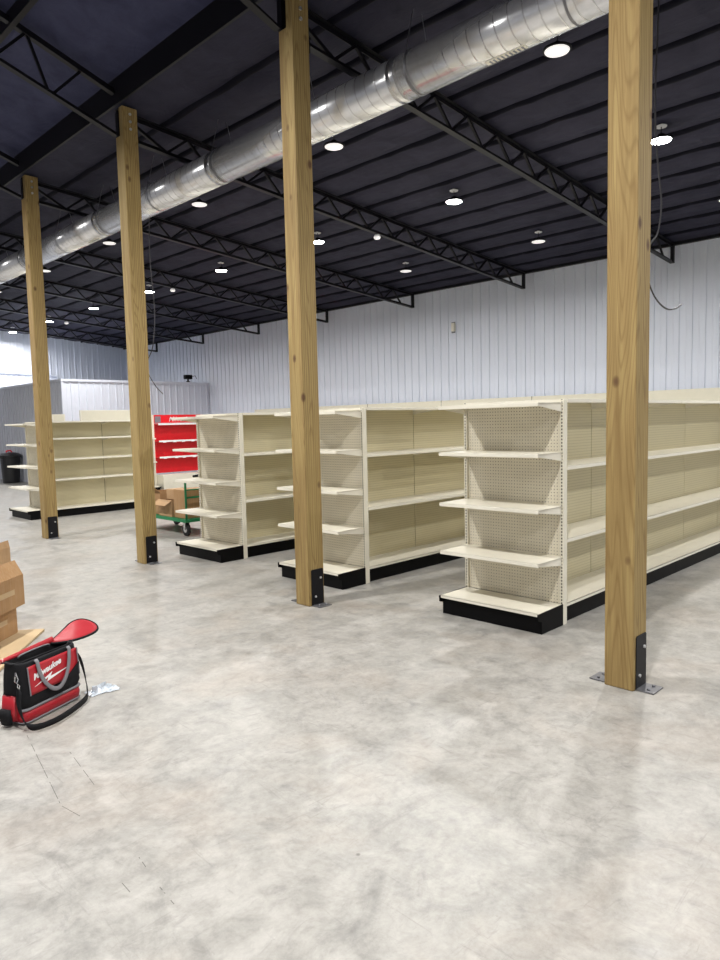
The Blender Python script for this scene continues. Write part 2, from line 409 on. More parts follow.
hx = [-.02]+[-1.5*i-.02 for i in range(1, 5)]
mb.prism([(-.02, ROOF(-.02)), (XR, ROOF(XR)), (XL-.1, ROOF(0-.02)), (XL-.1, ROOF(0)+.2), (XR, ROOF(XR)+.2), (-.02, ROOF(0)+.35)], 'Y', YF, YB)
struct(mb.build('ceiling_hall', 'insul_hall_lit'))
ti = 1
struct(MB().box(-.03, YF, 5.50, 0.0, YB, 5.82).build('trim_1', 'steel_black'))      # eave beam over the posts
for i in range(1, 15):                                                              # wing purlins
    x = i*PUR+.02; ti += 1
    z = ROOF(x)
    rr = random.Random(i); nseg = 170; mbp = MB(); ring = []
    wob = [rr.uniform(-1, 1) for _ in range(nseg+3)]
    for k in range(nseg+1):
        yk = YF+(YB-YF)*k/nseg; w1 = .011*(wob[k]+.5*wob[k+1]); w2 = .010*wob[k+2]
        ring.append([mbp.bm.verts.new(q) for q in ((x-.035+w2, yk, z+.02), (x-.020+w2, yk, z-.026+w1), (x+.0, yk, z-.040+w1), (x+.03, yk, z-.034+w1), (x+.07+w2, yk, z-.012), (x+.07, yk, z+.02))])
    for A, B in zip(ring, ring[1:]):
        for k in range(5): mbp.bm.faces.new((A[k], A[k+1], B[k+1], B[k]))
    struct(mbp.build('trim_%d' % ti, 'purlin', smooth=True))
for i in range(1, 6):                                                               # hall purlins
    x = -1.15*i; ti += 1; z = ROOF(x)
    struct(MB().prism([(x-.03, z-.14), (x+.03, z-.14), (x+.03, z+.03), (x-.03, z+.03)], 'Y', YF, YB).build('trim_%d' % ti, 'steel_black'))
# eave angle along the wall top
ti += 1
struct(MB().box(XW-.10, YF, ROOF(XW)-.07, XW-.02, YB, ROOF(XW)+.05).build('trim_%d' % ti, 'steel_black'))
# office room in the far right corner
BX, BY, BZ = 4.2, 18.5, 3.08
struct(ribbed_wall('wall_office_front', (BX, BY), (XW-.03, BY), 0, BZ, 'wall', (0, -1), pitch=.2286))
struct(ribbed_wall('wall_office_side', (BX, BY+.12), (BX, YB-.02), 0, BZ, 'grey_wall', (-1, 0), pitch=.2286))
struct(MB().box(BX+.02, BY+.02, BZ-.12, XW-.03, YB-.02, BZ-.02).build('ceiling_office', 'wall'))
ti += 1; struct(MB().box(BX-.05, BY-.05, BZ-.02, XW-.03, BY+.05, BZ+.05).build('trim_%d' % ti, 'wall'))
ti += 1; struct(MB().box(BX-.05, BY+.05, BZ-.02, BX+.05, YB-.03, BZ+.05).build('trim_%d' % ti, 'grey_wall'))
ti += 1; struct(MB().box(BX-.04, BY-.03, 0, BX+.03, BY+.03, BZ).build('trim_%d' % ti, 'wall'))

# ------------------------------------------------------------------ timber posts
D = 3.07; WX, WY = .19, .186; HT, NT = 5.47, 5.15
post_labels = [
    'timber post nearest the camera at right, with bent steel feet and a dark knot',
    'timber post in front of the second shelving aisle, third from the left',
    'timber post with two knots beside the red display, second from the left',
    'farthest timber post at left, in front of the long cream shelving']
def make_post(i):
    r = thing('timber_post', post_labels[i], 'post', (-.022 if i == 0 else 0, i*D-(.012, .03, 0, 0)[i], 0), 0, 'row of timber posts')
    mb = MB(); c = .075
    ty = WY/3
    mb.prism([(0, 0), (WY, 0), (WY, NT), (WY-.10, NT), (WY-.10, HT), (0, HT)], 'X', 0, WX)
    mb.build('post_shaft', 'wood', r, bevel=.006)
    for s in (0, 1):
        y = -.007 if s == 0 else WY+.001
        b = MB(); b.prism([(.03, .004), (WX-.012, .004), (WX-.012, .33), (WX-.022, .34), (.04, .34), (.03, .33)], 'Y', y, y+.006)
        yo = (-.115, .0) if s == 0 else (WY+.001, WY+.115)
        br = b.build('base_bracket', 'steel_black', r, bevel=.002)
        br['label'] = 'black steel foot bracket'
        MB().box(.03, yo[0], .0015, WX-.012, yo[1], .0095).build('foot_plate', 'galv', br, bevel=.002)
        for (bx, bz) in ((.075, .085), (WX-.050, .255)):
            q = MB(); q.lathe([(.011, 0), (.011, .008), (.005, .011)] if s else [(.005, -.011), (.011, -.008), (.011, 0)], (bx, y+(.006 if s else 0), bz), 10, 'Y'); q.build('bolt', 'bolt', br)
        ys = -.07 if s == 0 else WY+.07
        for ax_ in (.065, WX-.05): MB().lathe([(.010, 0), (.010, .008), (.005, .012)], (ax_, ys, .0095), 10).build('anchor_bolt', 'galv', br)
    for k in range(3):
        q = MB(); z = NT+.07+k*.085
        q.tube([(WX*.5, -.010, z), (WX*.5, WY+.085, z)], .008, 8)
        q.lathe([(.016, 0), (.016, .012)], (WX*.5, -.012, z), 8, 'Y')
        q.lathe([(.016, 0), (.016, .012)], (WX*.5, WY+.026, z), 8, 'Y')
        q.build('through_bolt', 'bolt', r)
    q = MB(); q.box(.015, WY-.005, NT+.005, WX-.02, WY+.02, HT-.02); q.build('truss_seat_plate', 'steel_black', r, bevel=.002)
    if i == 1:
        q = MB(); q.box(WX+.001, .03, 4.98, WX+.03, .12, 5.25).box(WX+.03, .05, 5.0, WX+.06, .10, 5.12); q.build('junction_box', 'steel_black', r, bevel=.004)
    return r
for i in range(4): make_post(i)

# ------------------------------------------------------------------ roof trusses
ords = ['first', 'second', 'third', 'fourth', 'fifth', 'sixth', 'seventh', 'eighth']
tr_labels = {
    0: 'black steel roof truss bearing on the post nearest the camera at right',
    1: 'black steel roof truss on the third post from the left',
    2: 'black steel roof truss on the second post from the left',
    3: 'black steel roof truss bearing on the farthest timber post at left',
    4: 'black steel roof truss, first one beyond the farthest timber post',
    5: 'black steel roof truss, second one beyond the farthest timber post',
    6: 'black steel roof truss, third one beyond the farthest timber post',
    7: 'black steel roof truss, last and smallest one before the white back wall'}
def make_truss(i):
    y = i*D+WY-.045
    r = thing('roof_truss', tr_labels[i], 'truss', (0, y, 0), 0, 'black roof trusses')
    X1 = 9.01; zb = lambda x: NT+.027-.081*x if x >= 0 else NT+.027-.33*x
    zt = lambda x: ROOF(x)-.095 if x >= 0 else 5.645-.33*x
    c = MB(); c.bar((.02, 0, zb(0)), (X1, 0, zb(X1)), .007, .05); c.bar((.02, 0, zb(0)-.025), (X1, 0, zb(X1)-.025), .075, .007); c.build('bottom_chord', 'steel_truss', r)
    c = MB(); c.bar((.0, 0, zt(0)), (X1, 0, zt(X1)), .007, .05); c.bar((.0, 0, zt(0)+.025), (X1, 0, zt(X1)+.025), .085, .008); c.build('top_chord', 'steel_truss', r)
    c = MB(); c.bar((X1, 0, zb(X1)-.02), (X1, 0, zt(X1)+.03), .06, .05, (1, 0, 0)); c.build('end_post', 'steel_truss', r)
    c = MB(); c.bar((.02, 0, zb(0)-.02), (.02, 0, zt(0)), .06, .04, (1, 0, 0)); c.build('end_post', 'steel_truss', r)
    x = .65 - .0; n = 0
    c = MB(); c.bar((.03, 0, zt(0)), (x, 0, zb(x)), .035, .035); c.build('web_bar', 'steel_truss', r)
    while x+.6 < X1:
        m = x+.305
        c = MB(); c.bar((x, 0, zb(x)), (m, 0, zt(m)), .028, .03); c.build('web_bar', 'steel_truss', r)
        c = MB(); c.bar((m, 0, zt(m)), (x+.61, 0, zb(x+.61)), .028, .03); c.build('web_bar', 'steel_truss', r)
        x += .61
    if i < 4:
        XH = XR
        c = MB(); c.bar((-.02, 0, zb(0)), (XH, 0, zb(XH)), .007, .05); c.bar((-.02, 0, zb(0)-.025), (XH, 0, zb(XH)-.025), .075, .007); c.build('hall_bottom_chord', 'steel_truss', r)
        c = MB(); c.bar((-.0, 0, 5.645), (XH, 0, zt(XH)), .07, .06); c.build('hall_top_chord', 'steel_truss', r)
        x = -.4
        for k in range(9):
            c = MB(); c.bar((x, 0, zt(x)), (x-.34, 0, zb(x-.34)), .024, .03); c.build('web_bar', 'steel_truss', r)
            c = MB(); c.bar((x-.40, 0, zb(x-.40)), (x-.60, 0, zt(x-.60)), .024, .03); c.build('web_bar', 'steel_truss', r)
            x -= .60
    return r
for i in range(8): make_truss(i)

# ------------------------------------------------------------------ spiral duct
DX, DZ, DR = .965, 4.845, .196
r = thing('spiral_air_duct', 'long shiny round air duct hung under the black roof behind the posts', 'duct', (DX, 0, DZ))
ys = [-6, -2.9, .2, 2.62, 5.6, 8.7, 11.8, 14.9, 18.0, 21.1, 24.2]
for a, b in zip(ys, ys[1:]):
    mb = MB(); mb.lathe([(DR, a), (DR, b)], (0, 0, 0), 48, 'Y'); o = mb.build('duct_section', 'duct', r, smooth=True)
    mb = MB(); mb.lathe([(DR, b-.045), (DR+.003, b-.04), (DR+.003, b-.004), (DR+.005, b), (DR+.003, b+.004), (DR+.003, b+.04), (DR, b+.045)], (0, 0, 0), 48, 'Y'); mb.build('coupling_ring', 'silver', r, smooth=True)
y = .9
while y < 24:
    mb = MB()
    for s in (-1, 1): mb.tube([(s*DR*.9, y, DR*.45), (s*.06, y, .52)], .004, 6)
    mb.lathe([(DR+.003, y-.012), (DR+.003, y+.012)], (0, 0, 0), 40, 'Y')
    mb.build('hanger_strap', 'galv', r); y += 1.535
for y in (1.32, 8.9):
    mb = MB(); mb.box(-.03, y, -DR-.006, .03, y+.38, -DR+.012); g = mb.build('air_grille', 'cream', r, bevel=.003)
    mb = MB()
    for k in range(9): mb.box(-.024, y+.02+k*.038, -DR-.009, .024, y+.035+k*.038, -DR-.0055)
    mb.build('grille_slots', 'grey_box', g)

# ------------------------------------------------------------------ high bay lamps
LAMPS = []
def make_lamp(name, label, loc, mode, group, watt):
    x, y, z = loc
    r = thing(name, label, 'ceiling light', loc, 0, group)
    MB().lathe([(.125, .0), (.135, .004), (.133, .018), (.09, .03), (.045, .036), (.04, .07), (.02, .078)], (0, 0, 0), 28).build('lamp_housing', 'black', r, smooth=False)
    MB().lathe([(.002, -.012), (.07, -.011), (.112, -.006), (.118, .002)], (0, 0, 0), 28).build('lamp_lens', 'lens_on' if mode == 'on' else 'lens_dim', r)
    c = ROOF(x)-z
    MB().tube([(0, 0, .07), (0, 0, .10), (.012, 0, .11), (0, 0, .12), (0, 0, c-.05)], .006, 6).build('hook', 'steel_black', r)
    MB().lathe([(.062, c-.055), (.066, c-.045), (.03, c-.035), (.03, c-.0)], (0, 0, 0), 20).build('ceiling_canopy', 'white', r)
    ld = bpy.data.lights.new('lamp_light', 'AREA'); ld.shape = 'DISK'; ld.size = .22; ld.energy = watt; ld.color = LAMP_COL; ld.spread = math.radians(165)
    lo = bpy.data.objects.new('lamp_light', ld); COL.objects.link(lo); lo.parent = r; lo.location = (0, 0, -.02)
    return r
YL = [1.68+D*k for k in range(-2, 8)]
rows = [('dim', 2.10, 'row of pale lamps along the duct', 'pale round high bay lamp beside the duct, %s', .23),
        ('on', 4.57, 'row of glaring lamps under the wing roof', 'round lamp glaring white in the middle row, %s', .21),
        ('dim', 7.00, 'row of pale lamps towards the corrugated wall', 'small pale lamp in the row by the corrugated wall, %s', .21)]
words = ['nearest of its row', 'second nearest of its row', 'third nearest of its row', 'fourth nearest of its row', 'fifth nearest of its row', 'sixth nearest of its row', 'seventh nearest of its row', 'farthest of its row']
for mode, x, grp, lab, dz in rows:
    for k, y in enumerate(YL):
        if k < 2 and mode == 'dim': continue
        kk = k-2
        if x > 6 and kk > 3: continue
        wd = words[kk] if kk >= 0 else ['far behind the camera', 'just behind the camera'][k]
        make_lamp('high_bay_light', lab % wd, (x, y, ROOF(x)-dz), mode, grp, (MID_W*(.7 if kk >= 4 else 1)) if mode == 'on' else DIM_W)
hk = 0
for (x, y) in [(-2.8, -5.4), (-2.8, -.75), (-2.8, 3.9), (-2.8, 8.6), (-2.8, 13.2), (-2.8, 17.9), (-8, -5), (-8, 4), (-8, 12), (-8, 19)]:
    xx = x if x > XR else 2*XR-x
    z = ROOF(xx)-1.0
    hk += 1
    r = make_lamp('hall_high_bay_light', 'lit high bay lamp over the main hall outside the frame, %s' % (('first', 'second', 'third', 'fourth', 'fifth', 'sixth')[hk-1]+' of the near row' if x > -5 else ('first', 'second', 'third', 'fourth')[hk-7]+' of the outer row'), (x, y, z), 'on', 'lit lamps over the main hall', HALL_W if x > -5 else HALL2_W)
    for ch in r.children:
        if ch.name.startswith(('hook', 'ceiling_canopy')): bpy.data.objects.remove(ch)
    c = ROOF(xx)-z
    MB().tube([(0, 0, .11), (0, 0, c-.02)], .006, 6).build('hook', 'steel_black', r)
for (x, i, lab) in ((4.5, 2, 'small round white lamp fixed under the truss of the second post from the left'),
                    (4.3, 4, 'small round white lamp fixed under the first truss beyond the farthest post'),
                    (4.45, 6, 'small round white lamp fixed under the third truss beyond the farthest post')):
    y = i*D+WY-.045; z = NT+.027-.081*x-.03
    r = thing('truss_light', lab, 'ceiling light', (x, y, z), 0, 'small lamps under the trusses')
    MB().lathe([(.02, 0), (.045, -.01), (.05, -.035)], (0, 0, 0), 16).build('lamp_housing', 'white', r)
    MB().lathe([(.052, -.036), (.058, -.05), (.045, -.075), (.01, -.085)], (0, 0, 0), 16).build('lamp_lens', 'lens_dim', r, smooth=True)

# ------------------------------------------------------------------ shelving gondolas
SW, SD, L4 = .98, .40, 1.22; ED = .395
def shelf_mesh(Lx, dep):
    """shelf along X from 0..Lx, back at y=0, front at y=-dep, top at z=0"""
    mb = MB(); g = .003
    mb.box(g, -dep+.001, -.004, Lx-g, -.004, 0)
    mb.box(g, -dep, -.030, Lx-g, -dep+.012, 0)
    mb.box(g, -dep+.002, -.008, g+.004, -.01, .0); 
    return mb
def bracket_mesh(x, dep):
    return MB().prism([(-.004, -.075), (-.004, -.004), (-dep+.02, -.004), (-dep+.02, -.026)], 'X', x, x+.004)
def upright_mesh(w, t, H):
    return MB().box(-t/2, -w/2, 0, t/2, w/2, H)
class Shelver:
    def __init__(s): s.c = {}
    def shelf(s, parent, Lx, dep, loc, rz, mat='cream'):
        key = (round(Lx, 3), dep, mat)
        if key not in s.c:
            o = shelf_mesh(Lx, dep).build('shelf', mat, parent, bevel=.003)
            for x in (.01, Lx-.014): bracket_mesh(x, dep).build('shelf_bracket', mat, o)
            s.c[key] = o
        else: o = copy_tree(s.c[key], parent)
        o.location = loc; o.rotation_euler.z = rz; return o
SH = Shelver()
def base_unit(parent, Lx, dep, loc, rz, ends=(False, False)):
    """base deck + kick plate; local X along the run, front towards -Y"""
    h = .17
    d = MB().box(.003, -dep, h-.004, Lx-.003, -.004, h).box(.003, -dep, h-.025, Lx-.003, -dep+.012, h).build('base_deck', 'cream', parent, loc, bevel=.003)
    d.rotation_euler.z = rz
    k = MB().box(.0, -dep+.035, .002, Lx, -dep+.05, h-.006)
    k = k.build('kick_plate', 'black', parent, loc, bevel=.002); k.rotation_euler.z = rz
    for e, x in zip(ends, (-.004, Lx-.004)):
        if e:
            b = MB().prism([(-.004, .0), (-dep+.04, .0), (-dep+.04, .10), (-dep-.012, .115), (-dep-.016, h-.002), (-.004, h+.004)], 'X', x, x+.008)
            b = b.build('base_end_bracket', 'black', parent, loc); b.rotation_euler.z = rz
def gondola(name, label, x0, y0, secs, run_z, end_z, H=1.83, cat='shelving unit', group='cream shelving units', endcap=True):
    """island shelving: end unit faces -X at x0, run goes towards +X, both long sides shelved"""
    r = thing(name, label, cat, (x0, y0, 0), 0, group)
    # end unit (local: spans y 0..SW)
    if endcap:
        for y in (.016, SW-.016):
            u = upright_mesh(.032, .06, H+.012).build('corner_upright', 'slots', r, (.03, y, 0), bevel=.002)
        MB().box(.02, .033, .17, .034, SW-.033, H-.004).build('end_back_panel', 'peg', r)
        MB().box(.0, .033, H-.01, .06, SW-.033, H+.008).build('end_top_rail', 'cream', r, bevel=.002)
        for z in end_z: SH.shelf(r, SW-.012, ED, (.018, SW-.006, z), -PI/2)
        base_unit(r, SW-.012, ED, (.018, SW-.006, 0), -PI/2, (True, True))
        xs = .062
    else: xs = .03
    x = xs
    cy = SW/2; pf = SD                          # panel fronts at y = SD and SW-SD
    for n, L in enumerate(secs):
        for s in (0, 1):
            ya, yb = (pf, pf+.012) if s == 0 else (SW-pf-.012, SW-pf)
            MB().box(x+.005, ya, .12, x+L-.005, yb, H-.004).build('back_panel', 'lined', r)
            for z in run_z+[H+.016]:
                if s == 0: SH.shelf(r, L, SD, (x, pf, z), 0)
                else: SH.shelf(r, L, SD, (x+L, SW-pf, z), PI)
            if s == 0: base_unit(r, L, SD, (x, pf, 0), 0, (False, n == len(secs)-1))
            else: base_unit(r, L, SD, (x+L, SW-pf, 0), PI, (n == len(secs)-1, False))
        x += L
        if n < len(secs)-1:
            u = MB().box(-.006, pf+.006, 0, .006, SW-pf-.006, H).build('spine_upright', 'seam', r, (x, 0, 0))
    MB().box(xs, pf-.002, H-.004, x, SW-pf+.002, H+.006).build('top_rail', 'cream', r)
    MB().box(x, pf-.004, 0, x+.03, SW-pf+.004, H+.006).build('spine_upright', 'slots', r, bevel=.002)
    if not endcap: MB().box(0, pf-.004, 0, .03, SW-pf+.004, H+.006).build('spine_upright', 'slots', r, bevel=.002)
    return r
gondola('island_shelving', 'nearest cream island shelving with pegboard end panel, behind the right-hand timber post', .97, .995, [L4]*5, [.705, 1.30], [.565, .985, 1.42, 1.815])
gondola('island_shelving', 'middle cream island shelving, second nearest, its end beside the third post from the left', .99, 3.27, [L4]*4, [.80, 1.36], [.60, 1.005, 1.415, 1.81])
gondola('island_shelving', 'third nearest cream island shelving, its end unit in front of the green cart', .99, 5.43, [L4]*4, [.74, 1.33], [.59, .995, 1.40, 1.81])
gondola('island_shelving', 'far left cream island shelving with three middle shelves, behind the two left posts', 1.03, 11.74, [L4+.03, .92], [.73, 1.12, 1.52], [.59, 1.0, 1.42, 1.81])

# far row: tall cream bay and red display bay
def bay(name, label, x0, y0, Lx, H, zs, panel, shelfmat, group=None, base=.17, dep=.4, header=None):
    r = thing(name, label, 'shelving unit', (x0, y0, 0), 0, group)
    for x in (.015, Lx-.015): MB().box(x-.015, 0, 0, x+.015, .06, H).build('upright', 'cream', r)
    MB().box(.03, .0, base, Lx-.03, .02, H).build('back_panel', panel, r)
    MB().box(.0, -.002, H-.004, Lx, .062, H+.02).build('top_rail', 'cream', r)
    for z in zs: SH.shelf(r, Lx-.06, dep*.7, (.03, 0, z), 0, shelfmat)
    base_unit(r, Lx-.06, dep, (.03, 0, 0), 0, (True, True))
    return r
bay('wall_shelving', 'tall plain cream shelving bay rising behind the far left island shelving', 3.09, 14.85, 1.85, 2.11, [.8, 1.4], 'cream_back', 'cream')
bay('end_shelving', 'narrow cream shelving end just showing beside the grey partition', 2.42, 14.85, .30, 2.02, [.8, 1.4], 'cream_back', 'cream')
rd = thing('red_display', 'red tool display shelving between the second post and the third island shelving', 'display shelving', (4.97, 14.8, 0))
RL = 2.6
for x in (.0, RL): MB().box(x-.02, 0, 0, x+.02, .06, 2.0).build('upright', 'cream', rd)
MB().box(.02, .02, .48, RL-.02, .04, 1.78).build('back_panel', 'red', rd)
hd = MB().box(.02, -.03, 1.79, RL-.02, .02, 2.0).build('header_sign', 'red', rd)
MB().box(.03, -.034, 1.80, .20, -.0302, 1.96).build('header_label', 'grey_box', hd)
for z in (1.765, 1.325, .905):
    o = MB().box(.02, -.22, z-.02, RL-.02, .02, z).build('shelf', 'red', rd)
    MB().box(.02, -.232, z-.032, RL-.02, -.2205, z+.012).build('shelf_edge', 'white', o)
random.seed(3)
for z, n in ((1.325, 9), (.905, 9)):
    for k in range(n):
        x = .15+k*.27+random.uniform(-.04, .04)
        t = MB().box(x, -.245, z-.045, x+.09, -.2325, z-.025).build('price_holder', 'white', rd)
for k in range(7):
    x = .2+k*.33
    MB().tube([(x, .02, .98), (x, -.12, .97), (x, -.13, 1.0)], .006, 6).build('peg_hook', 'silver', rd)
MB().box(.02, -.36, .0, RL-.02, .03, .44).build('base_cabinet', 'cream', rd, bevel=.004)

# shelving row against the corrugated wall, .55 deep, facing the hall
wr = thing('wall_run_shelving', 'long row of tall cream shelving standing against the corrugated wall', 'shelving unit', (8.98, -1.2, 0))
yy = 0
LW = 2.42
for n in range(7):
    MB().box(-.02, yy+.004, .12, 0, yy+LW-.004, 2.15).build('back_panel', 'cream_back', wr)
    MB().box(-.022, yy-.02, 0, .06, yy+.02, 2.10).build('upright', 'cream', wr)
    MB().box(-.0235, yy-.006, .2, -.0005, yy+.006, 2.152).build('panel_joint', 'seam', wr)
    for z in (.7, 1.15, 1.6): SH.shelf(wr, LW, .42, (-.022, yy+LW, z), -PI/2)
    base_unit(wr, LW, .45, (-.022, yy+LW, 0), -PI/2)
    yy += LW
MB().box(-.03, yy-.02, 0, .06, yy+.02, 2.14).build('upright', 'cream', wr)

# ------------------------------------------------------------------ green platform cart with boxes
ct = thing('platform_cart', 'green platform cart with black wheels loaded with cardboard boxes, beside the third shelving', 'cart', (1.45, 7.55, 0))
CW, CL, CZ = .72, 1.5, .27
mb = MB().box(0, 0, CZ-.05, .04, CL, CZ).box(CW-.04, 0, CZ-.05, CW, CL, CZ).box(.04, 0, CZ-.05, CW-.04, .04, CZ).box(.04, CL-.04, CZ-.05, CW-.04, CL, CZ).box(.04, .04, CZ-.02, CW-.04, CL-.04, CZ-.006)
mb.build('deck', 'green', ct, bevel=.004)
mb = MB(); mb.tube([(.03, .02, CZ-.01), (.03, .02, .84), (.05, .0, .875), (CW-.05, .0, .875), (CW-.03, .02, .84), (CW-.03, .02, CZ-.01)], .018, 10)
mb.tube([(.03, .02, .60), (CW-.03, .02, .60)], .014, 8); mb.tube([(.03, .02, .72), (CW-.03, .02, .72)], .010, 8)
mb.build('handle_frame', 'green', ct, smooth=True)
for (x, y) in ((.07, .1), (CW-.07, .1), (.07, CL-.12), (CW-.07, CL-.12)):
    wv = MB().lathe([(.02, -.022), (.09, -.022), (.105, -.014), (.105, .014), (.09, .022), (.02, .022)], (x, y, .105), 24, 'X').build('wheel', 'rubber', ct, smooth=False)
    MB().lathe([(.015, -.026), (.05, -.026), (.05, .026), (.015, .026)], (x, y, .105), 18, 'X').build('wheel_hub', 'silver', wv)
    f = MB().box(x-.04, y-.025, .1, x-.032, y+.025, CZ-.05).box(x+.032, y-.025, .1, x+.04, y+.025, CZ-.05).box(x-.04, y-.04, CZ-.06, x+.04, y+.04, CZ-.05)
    f.build('caster_fork', 'silver', ct)
def carton(name, label, loc, size, rz, mat='card', flaps=(), tape=True, group=None, tilt=None, cat='box'):
    """cardboard box: hollow body with real walls, flaps by (side, angle)"""
    sx, sy, sz = size; t = .006
    r = thing(name, label, cat, loc, rz, group)
    if tilt: r.rotation_euler = (tilt[0], tilt[1], rz)
    mb = MB(); mb.box(0, 0, 0, sx, sy, t).box(0, 0, t, t, sy, sz).box(sx-t, 0, t, sx, sy, sz).box(t, 0, t, sx-t, t, sz).box(t, sy-t, t, sx-t, sy, sz)
    if not flaps: mb.box(t, t, sz-t, sx-t, sy-t, sz)
    mb.build('carton_body', mat, r)
    for side, ang, ln in flaps:
        # flap hinged on top edge, angle measured outwards from straight up
        a = math.radians(ang); c, s_ = math.cos(a), math.sin(a)
        if side == '-y': pts = [((0, t, sz), (sx, t, sz)), ((0, t-s_*ln, sz+c*ln), (sx, t-s_*ln, sz+c*ln))]
        elif side == '+y': pts = [((0, sy-t, sz), (sx, sy-t, sz)), ((0, sy-t+s_*ln, sz+c*ln), (sx, sy-t+s_*ln, sz+c*ln))]
        elif side == '-x': pts = [((t, 0, sz), (t, sy, sz)), ((t-s_*ln, 0, sz+c*ln), (t-s_*ln, sy, sz+c*ln))]
        else: pts = [((sx-t, 0, sz), (sx-t, sy, sz)), ((sx-t+s_*ln, 0, sz+c*ln), (sx-t+s_*ln, sy, sz+c*ln))]
        (a0, a1), (b0, b1) = pts
        f = MB(); v = [f.bm.verts.new(q) for q in (a0, a1, b1, b0)]; f.bm.faces.new(v)
        f.build('carton_flap', mat, r, solid=.005)
    if tape:
        MB().box(-.0012, sy*.25, sz*.45, -.0002, sy*.72, sz*.62).build('tape_strip', 'tape', r)
        MB().box(sx*.3, -.0012, sz*.45, sx*.72, -.0002, sz*.62).build('tape_strip', 'tape', r)
    return r
CB = (1.45, 7.55, CZ)
carton('cardboard_box', 'tall brown cardboard box standing at the handle end of the green cart', (CB[0]+.07, CB[1]+.10, CZ), (.42, .34, .44), 0, 'card', tape=False, group='boxes on the cart')
carton('cardboard_box', 'low open cardboard box in the middle of the green cart', (CB[0]+.05, CB[1]+.48, CZ), (.50, .40, .26), 0, 'card2', flaps=(('-x', 120, .15),), tape=False, group='boxes on the cart')
carton('cardboard_box', 'brown cardboard box at the far end of the green cart', (CB[0]+.10, CB[1]+.92, CZ), (.45, .42, .36), 0, 'card', flaps=(('-x', 50, .12),), tape=False, group='boxes on the cart')
carton('cardboard_box', 'small pale cardboard box lying on top of the middle cart box', (CB[0]+.14, CB[1]+.53, CZ+.262), (.28, .25, .16), .0, 'card2', tape=False, group='boxes on the cart')
# black scanner-like tool left on the cart handle
tl = MB().tube([(1.62, 7.56, .925), (1.80, 7.57, .935), (1.95, 7.58, .965)], [.02, .024, .02], 8).build('hand_tool', 'black', None)
tag(tl, 'black tool lying across the top of the green cart handle', 'tool')

# ------------------------------------------------------------------ bin beside the office wall
bn = thing('trash_can', 'black plastic bin with lid against the grey partition at far left', 'bin', (3.83, 22.0, 0))
MB().lathe([(.24, 0), (.25, .02), (.30, .80), (.33, .82), (.33, .86), (.30, .86)], (0, 0, 0), 28).build('bin_body', 'bin', bn)
MB().lathe([(.34, .862), (.345, .89), (.26, .95), (.10, .98)], (0, 0, 0), 28).build('bin_lid', 'bin', bn)
MB().tube([(-.12, -.02, .99), (-.08, -.02, 1.03), (.02, -.02, 1.04), (.06, -.02, .98)], .025, 8).build('red_handle', 'red', bn)

# ------------------------------------------------------------------ cartons at the left edge
bdir = math.atan2(.171, .195)
def at(x, y, z=0): return (x, y, z)
# local frame: box corner nearest camera-right at given point, x along bdir
def boxloc(px, py, sx, rz): 
    return (px-sx*math.cos(rz), py-sx*math.sin(rz))
bs = boxloc(-2.09, 4.10, .95, bdir)
o = MB().box(0, 0, .001, 1.17, 1.0, .022).build('plywood_sheet', 'board', None, (-2.676, 3.27, 0), bevel=.003); o.rotation_euler.z = math.radians(52)
tag(o, 'flat pale brown sheet on the floor under the cartons and behind the tool bag', 'sheet')
px, py = boxloc(-2.15, 4.25, .5, bdir)
carton('cardboard_box', 'lower brown carton with a tape strip standing on the flat sheet at the left edge', (px, py, .0235), (.5, .42, .24), bdir, 'card', group='cartons at the left edge')
px, py = boxloc(-2.10, 4.19, .5, bdir)
carton('cardboard_box', 'open brown carton with raised flap stacked on the lower carton at the left edge', (px, py, .265), (.5, .42, .25), bdir, 'card', flaps=(('-y', -28, .13), ('+y', 20, .13)), group='cartons at the left edge')
px, py = boxloc(-1.89, 5.10, .42, bdir)
carton('cardboard_box', 'tall brown carton standing behind the open carton at the left edge', (px, py, .001), (.42, .34, .61), bdir, 'card2', flaps=(('-y', -8, .06),), group='cartons at the left edge')

# ------------------------------------------------------------------ tool bag
bg = thing('tool_bag', 'open red and black fabric tool bag with grey handles standing on the concrete at left', 'bag', (-2.75, 2.349, 0), math.radians(24))
bg.location = (-2.777, 2.337, .004)
BL, BW, BH = .45, .17, .36
def rrect(u0, u1, v0, v1, r, n=5):
    pts = []
    for cx_, cy_, a0 in ((u1-r, v1-r, 0), (u0+r, v1-r, 90), (u0+r, v0+r, 180), (u1-r, v0+r, 270)):
        for k in range(n+1):
            a = math.radians(a0+90*k/n); pts.append((cx_+r*math.cos(a), cy_+r*math.sin(a)))
    return pts
def loft(mb, levels, cap0=True, cap1=True):
    rings = [[mb.bm.verts.new((x, y, z)) for x, y in pts] for pts, z in levels]
    for A, B in zip(rings, rings[1:]):
        for k in range(len(A)): mb.bm.faces.new((A[k], A[(k+1) % len(A)], B[(k+1) % len(B)], B[k]))
    if cap0: mb.bm.faces.new(rings[0][::-1])
    if cap1: mb.bm.faces.new(rings[-1])
    return mb
loft(MB(), [(rrect(.02, BL-.02, .015, BW-.015, .04), 0), (rrect(0, BL, 0, BW, .04), .012), (rrect(-.004, BL+.004, -.006, BW, .04), .045), (rrect(0, BL, 0, BW, .04), .078)]).build('lower_compartment', 'red_cloth', bg, smooth=True)
loft(MB(), [(rrect(-.006, BL+.006, -.008, BW+.006, .04), .078), (rrect(-.008, BL+.008, -.010, BW+.008, .04), .083), (rrect(-.006, BL+.006, -.008, BW+.006, .04), .090)]).build('piping', 'grey_web', bg, smooth=True)
